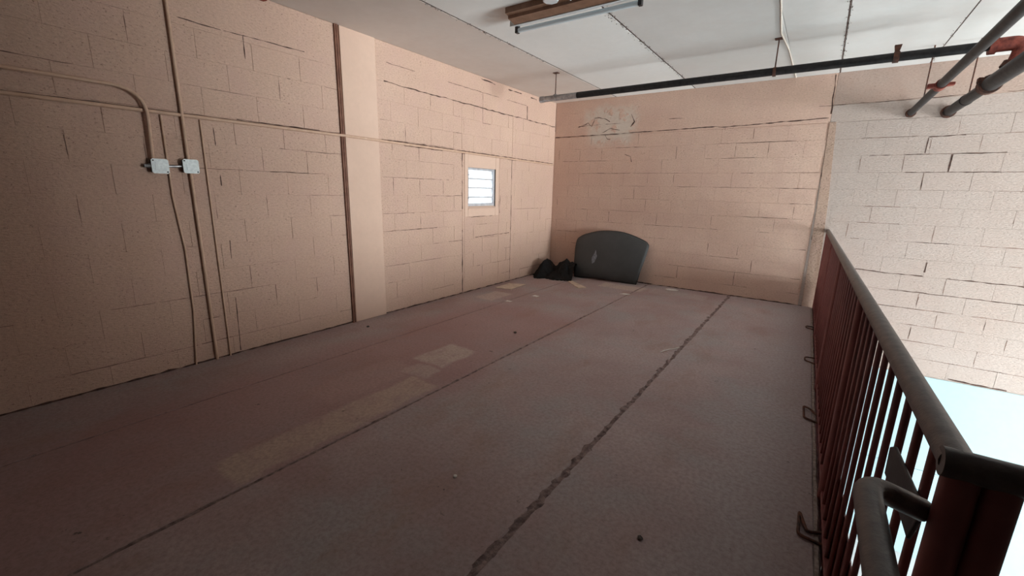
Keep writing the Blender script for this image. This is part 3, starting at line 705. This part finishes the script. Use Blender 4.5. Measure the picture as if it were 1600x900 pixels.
for j in range(ny - 1):
    for i in range(nx - 1):
        q = (j * nx + i, j * nx + i + 1, (j + 1) * nx + i + 1, (j + 1) * nx + i)
        if max(v[k][2] for k in q) > .012: f.append(q)
used = sorted({k for q in f for k in q}); idx = {k: i for i, k in enumerate(used)}
vv = [(v[k][0], v[k][1], max(.003, v[k][2])) for k in used]
bag = link('plastic_sheet', mesh('plastic_sheet', vv, [tuple(idx[k] for k in q) for q in f], M_BAG))
md = bag.modifiers.new('thickness', 'SOLIDIFY'); md.thickness = .002; md.offset = 1
tag(bag, 'crumpled heap of black plastic on the floor in the far corner', 'plastic sheet')

# ------------------------------------------------------------------ litter on the floor
def flat(name, poly, h, m, label, cat, group=None):
    o = MB().prism([(a, b, .0015) for a, b in poly], (0, 0, h)).build(name, m)
    return tag(o, label, cat, group)
flat('pale_board', [(.15, -1.90), (.405, -1.84), (.385, -1.40), (.13, -1.50)], .008, M_BOARD, 'flat pale board lying by the left wall below the window', 'board')
flat('pale_board', [(.79, -.74), (.83, -.66), (1.24, -.97), (1.16, -1.08)], .010, M_BOARD, 'narrow pale board lying in front of the black plastic', 'board')
flat('paper_scrap', [(2.24, -.22), (2.27, -.15), (2.36, -.13), (2.43, -.17), (2.40, -.24), (2.31, -.27)], .006, M_SCRAP, 'white paper scrap at the foot of the far wall', 'scrap')
flat('paper_scrap', [(1.80, -1.00), (1.84, -.93), (1.93, -.92), (1.90, -.99)], .004, M_SCRAP, 'small pale scrap in front of the car hood', 'scrap')
flat('paper_scrap', [(.86, -1.97), (.88, -1.90), (.96, -1.92), (.95, -1.98)], .004, M_SCRAP, 'small white scrap on the floor near the pale board', 'scrap')
flat('paper_scrap', [(.74, -2.46), (.75, -2.40), (.83, -2.40), (.82, -2.45)], .003, M_SCRAP, 'white scrap beside the left floor joint, nearest the pilaster', 'scrap')
tag(MB().tube([(3.005, -3.05, .006), (3.03, -3.0, .012), (3.05, -2.93, .006), (3.085, -2.89, .008), (3.118, -2.83, .010)], .004, 6).build('white_twig', M_SCRAP), 'thin white twig across the wide floor joint', 'twig')
def pebble(x, y, s, m, label):
    rnd = random.Random(int(x * 1000)); b = MB(); v = []; f = []
    for j, (z, r) in enumerate(((0, .8), (.5, 1), (.9, .55))):
        for k in range(7):
            a = k * 2 * math.pi / 7; q = r * rnd.uniform(.75, 1.15)
            v.append((x + s * q * math.cos(a), y + s * q * math.sin(a), .001 + s * z * .8))
    for j in range(2):
        for k in range(7): f.append((j * 7 + k, j * 7 + (k + 1) % 7, j * 7 + 7 + (k + 1) % 7, j * 7 + 7 + k))
    f.append(tuple(range(14, 21)))
    o = link('pebble', mesh('pebble', v, f, m)); return tag(o, label, 'pebble', 'bits of grit on the floor')
pebble(1.604, -3.448, .018, M_STONE, 'dark bit of grit on the floor right of the rubbed rectangle')
pebble(2.685, -5.553, .012, M_SCRAP, 'tiny white chip on the floor between the two long joints')
pebble(.263, -4.293, .018, M_STONE, 'dark bit of grit on the floor at the foot of the pilaster')
pebble(3.607, -5.375, .014, M_STONE, 'dark bit of grit on the floor near the railing, closest to the camera')
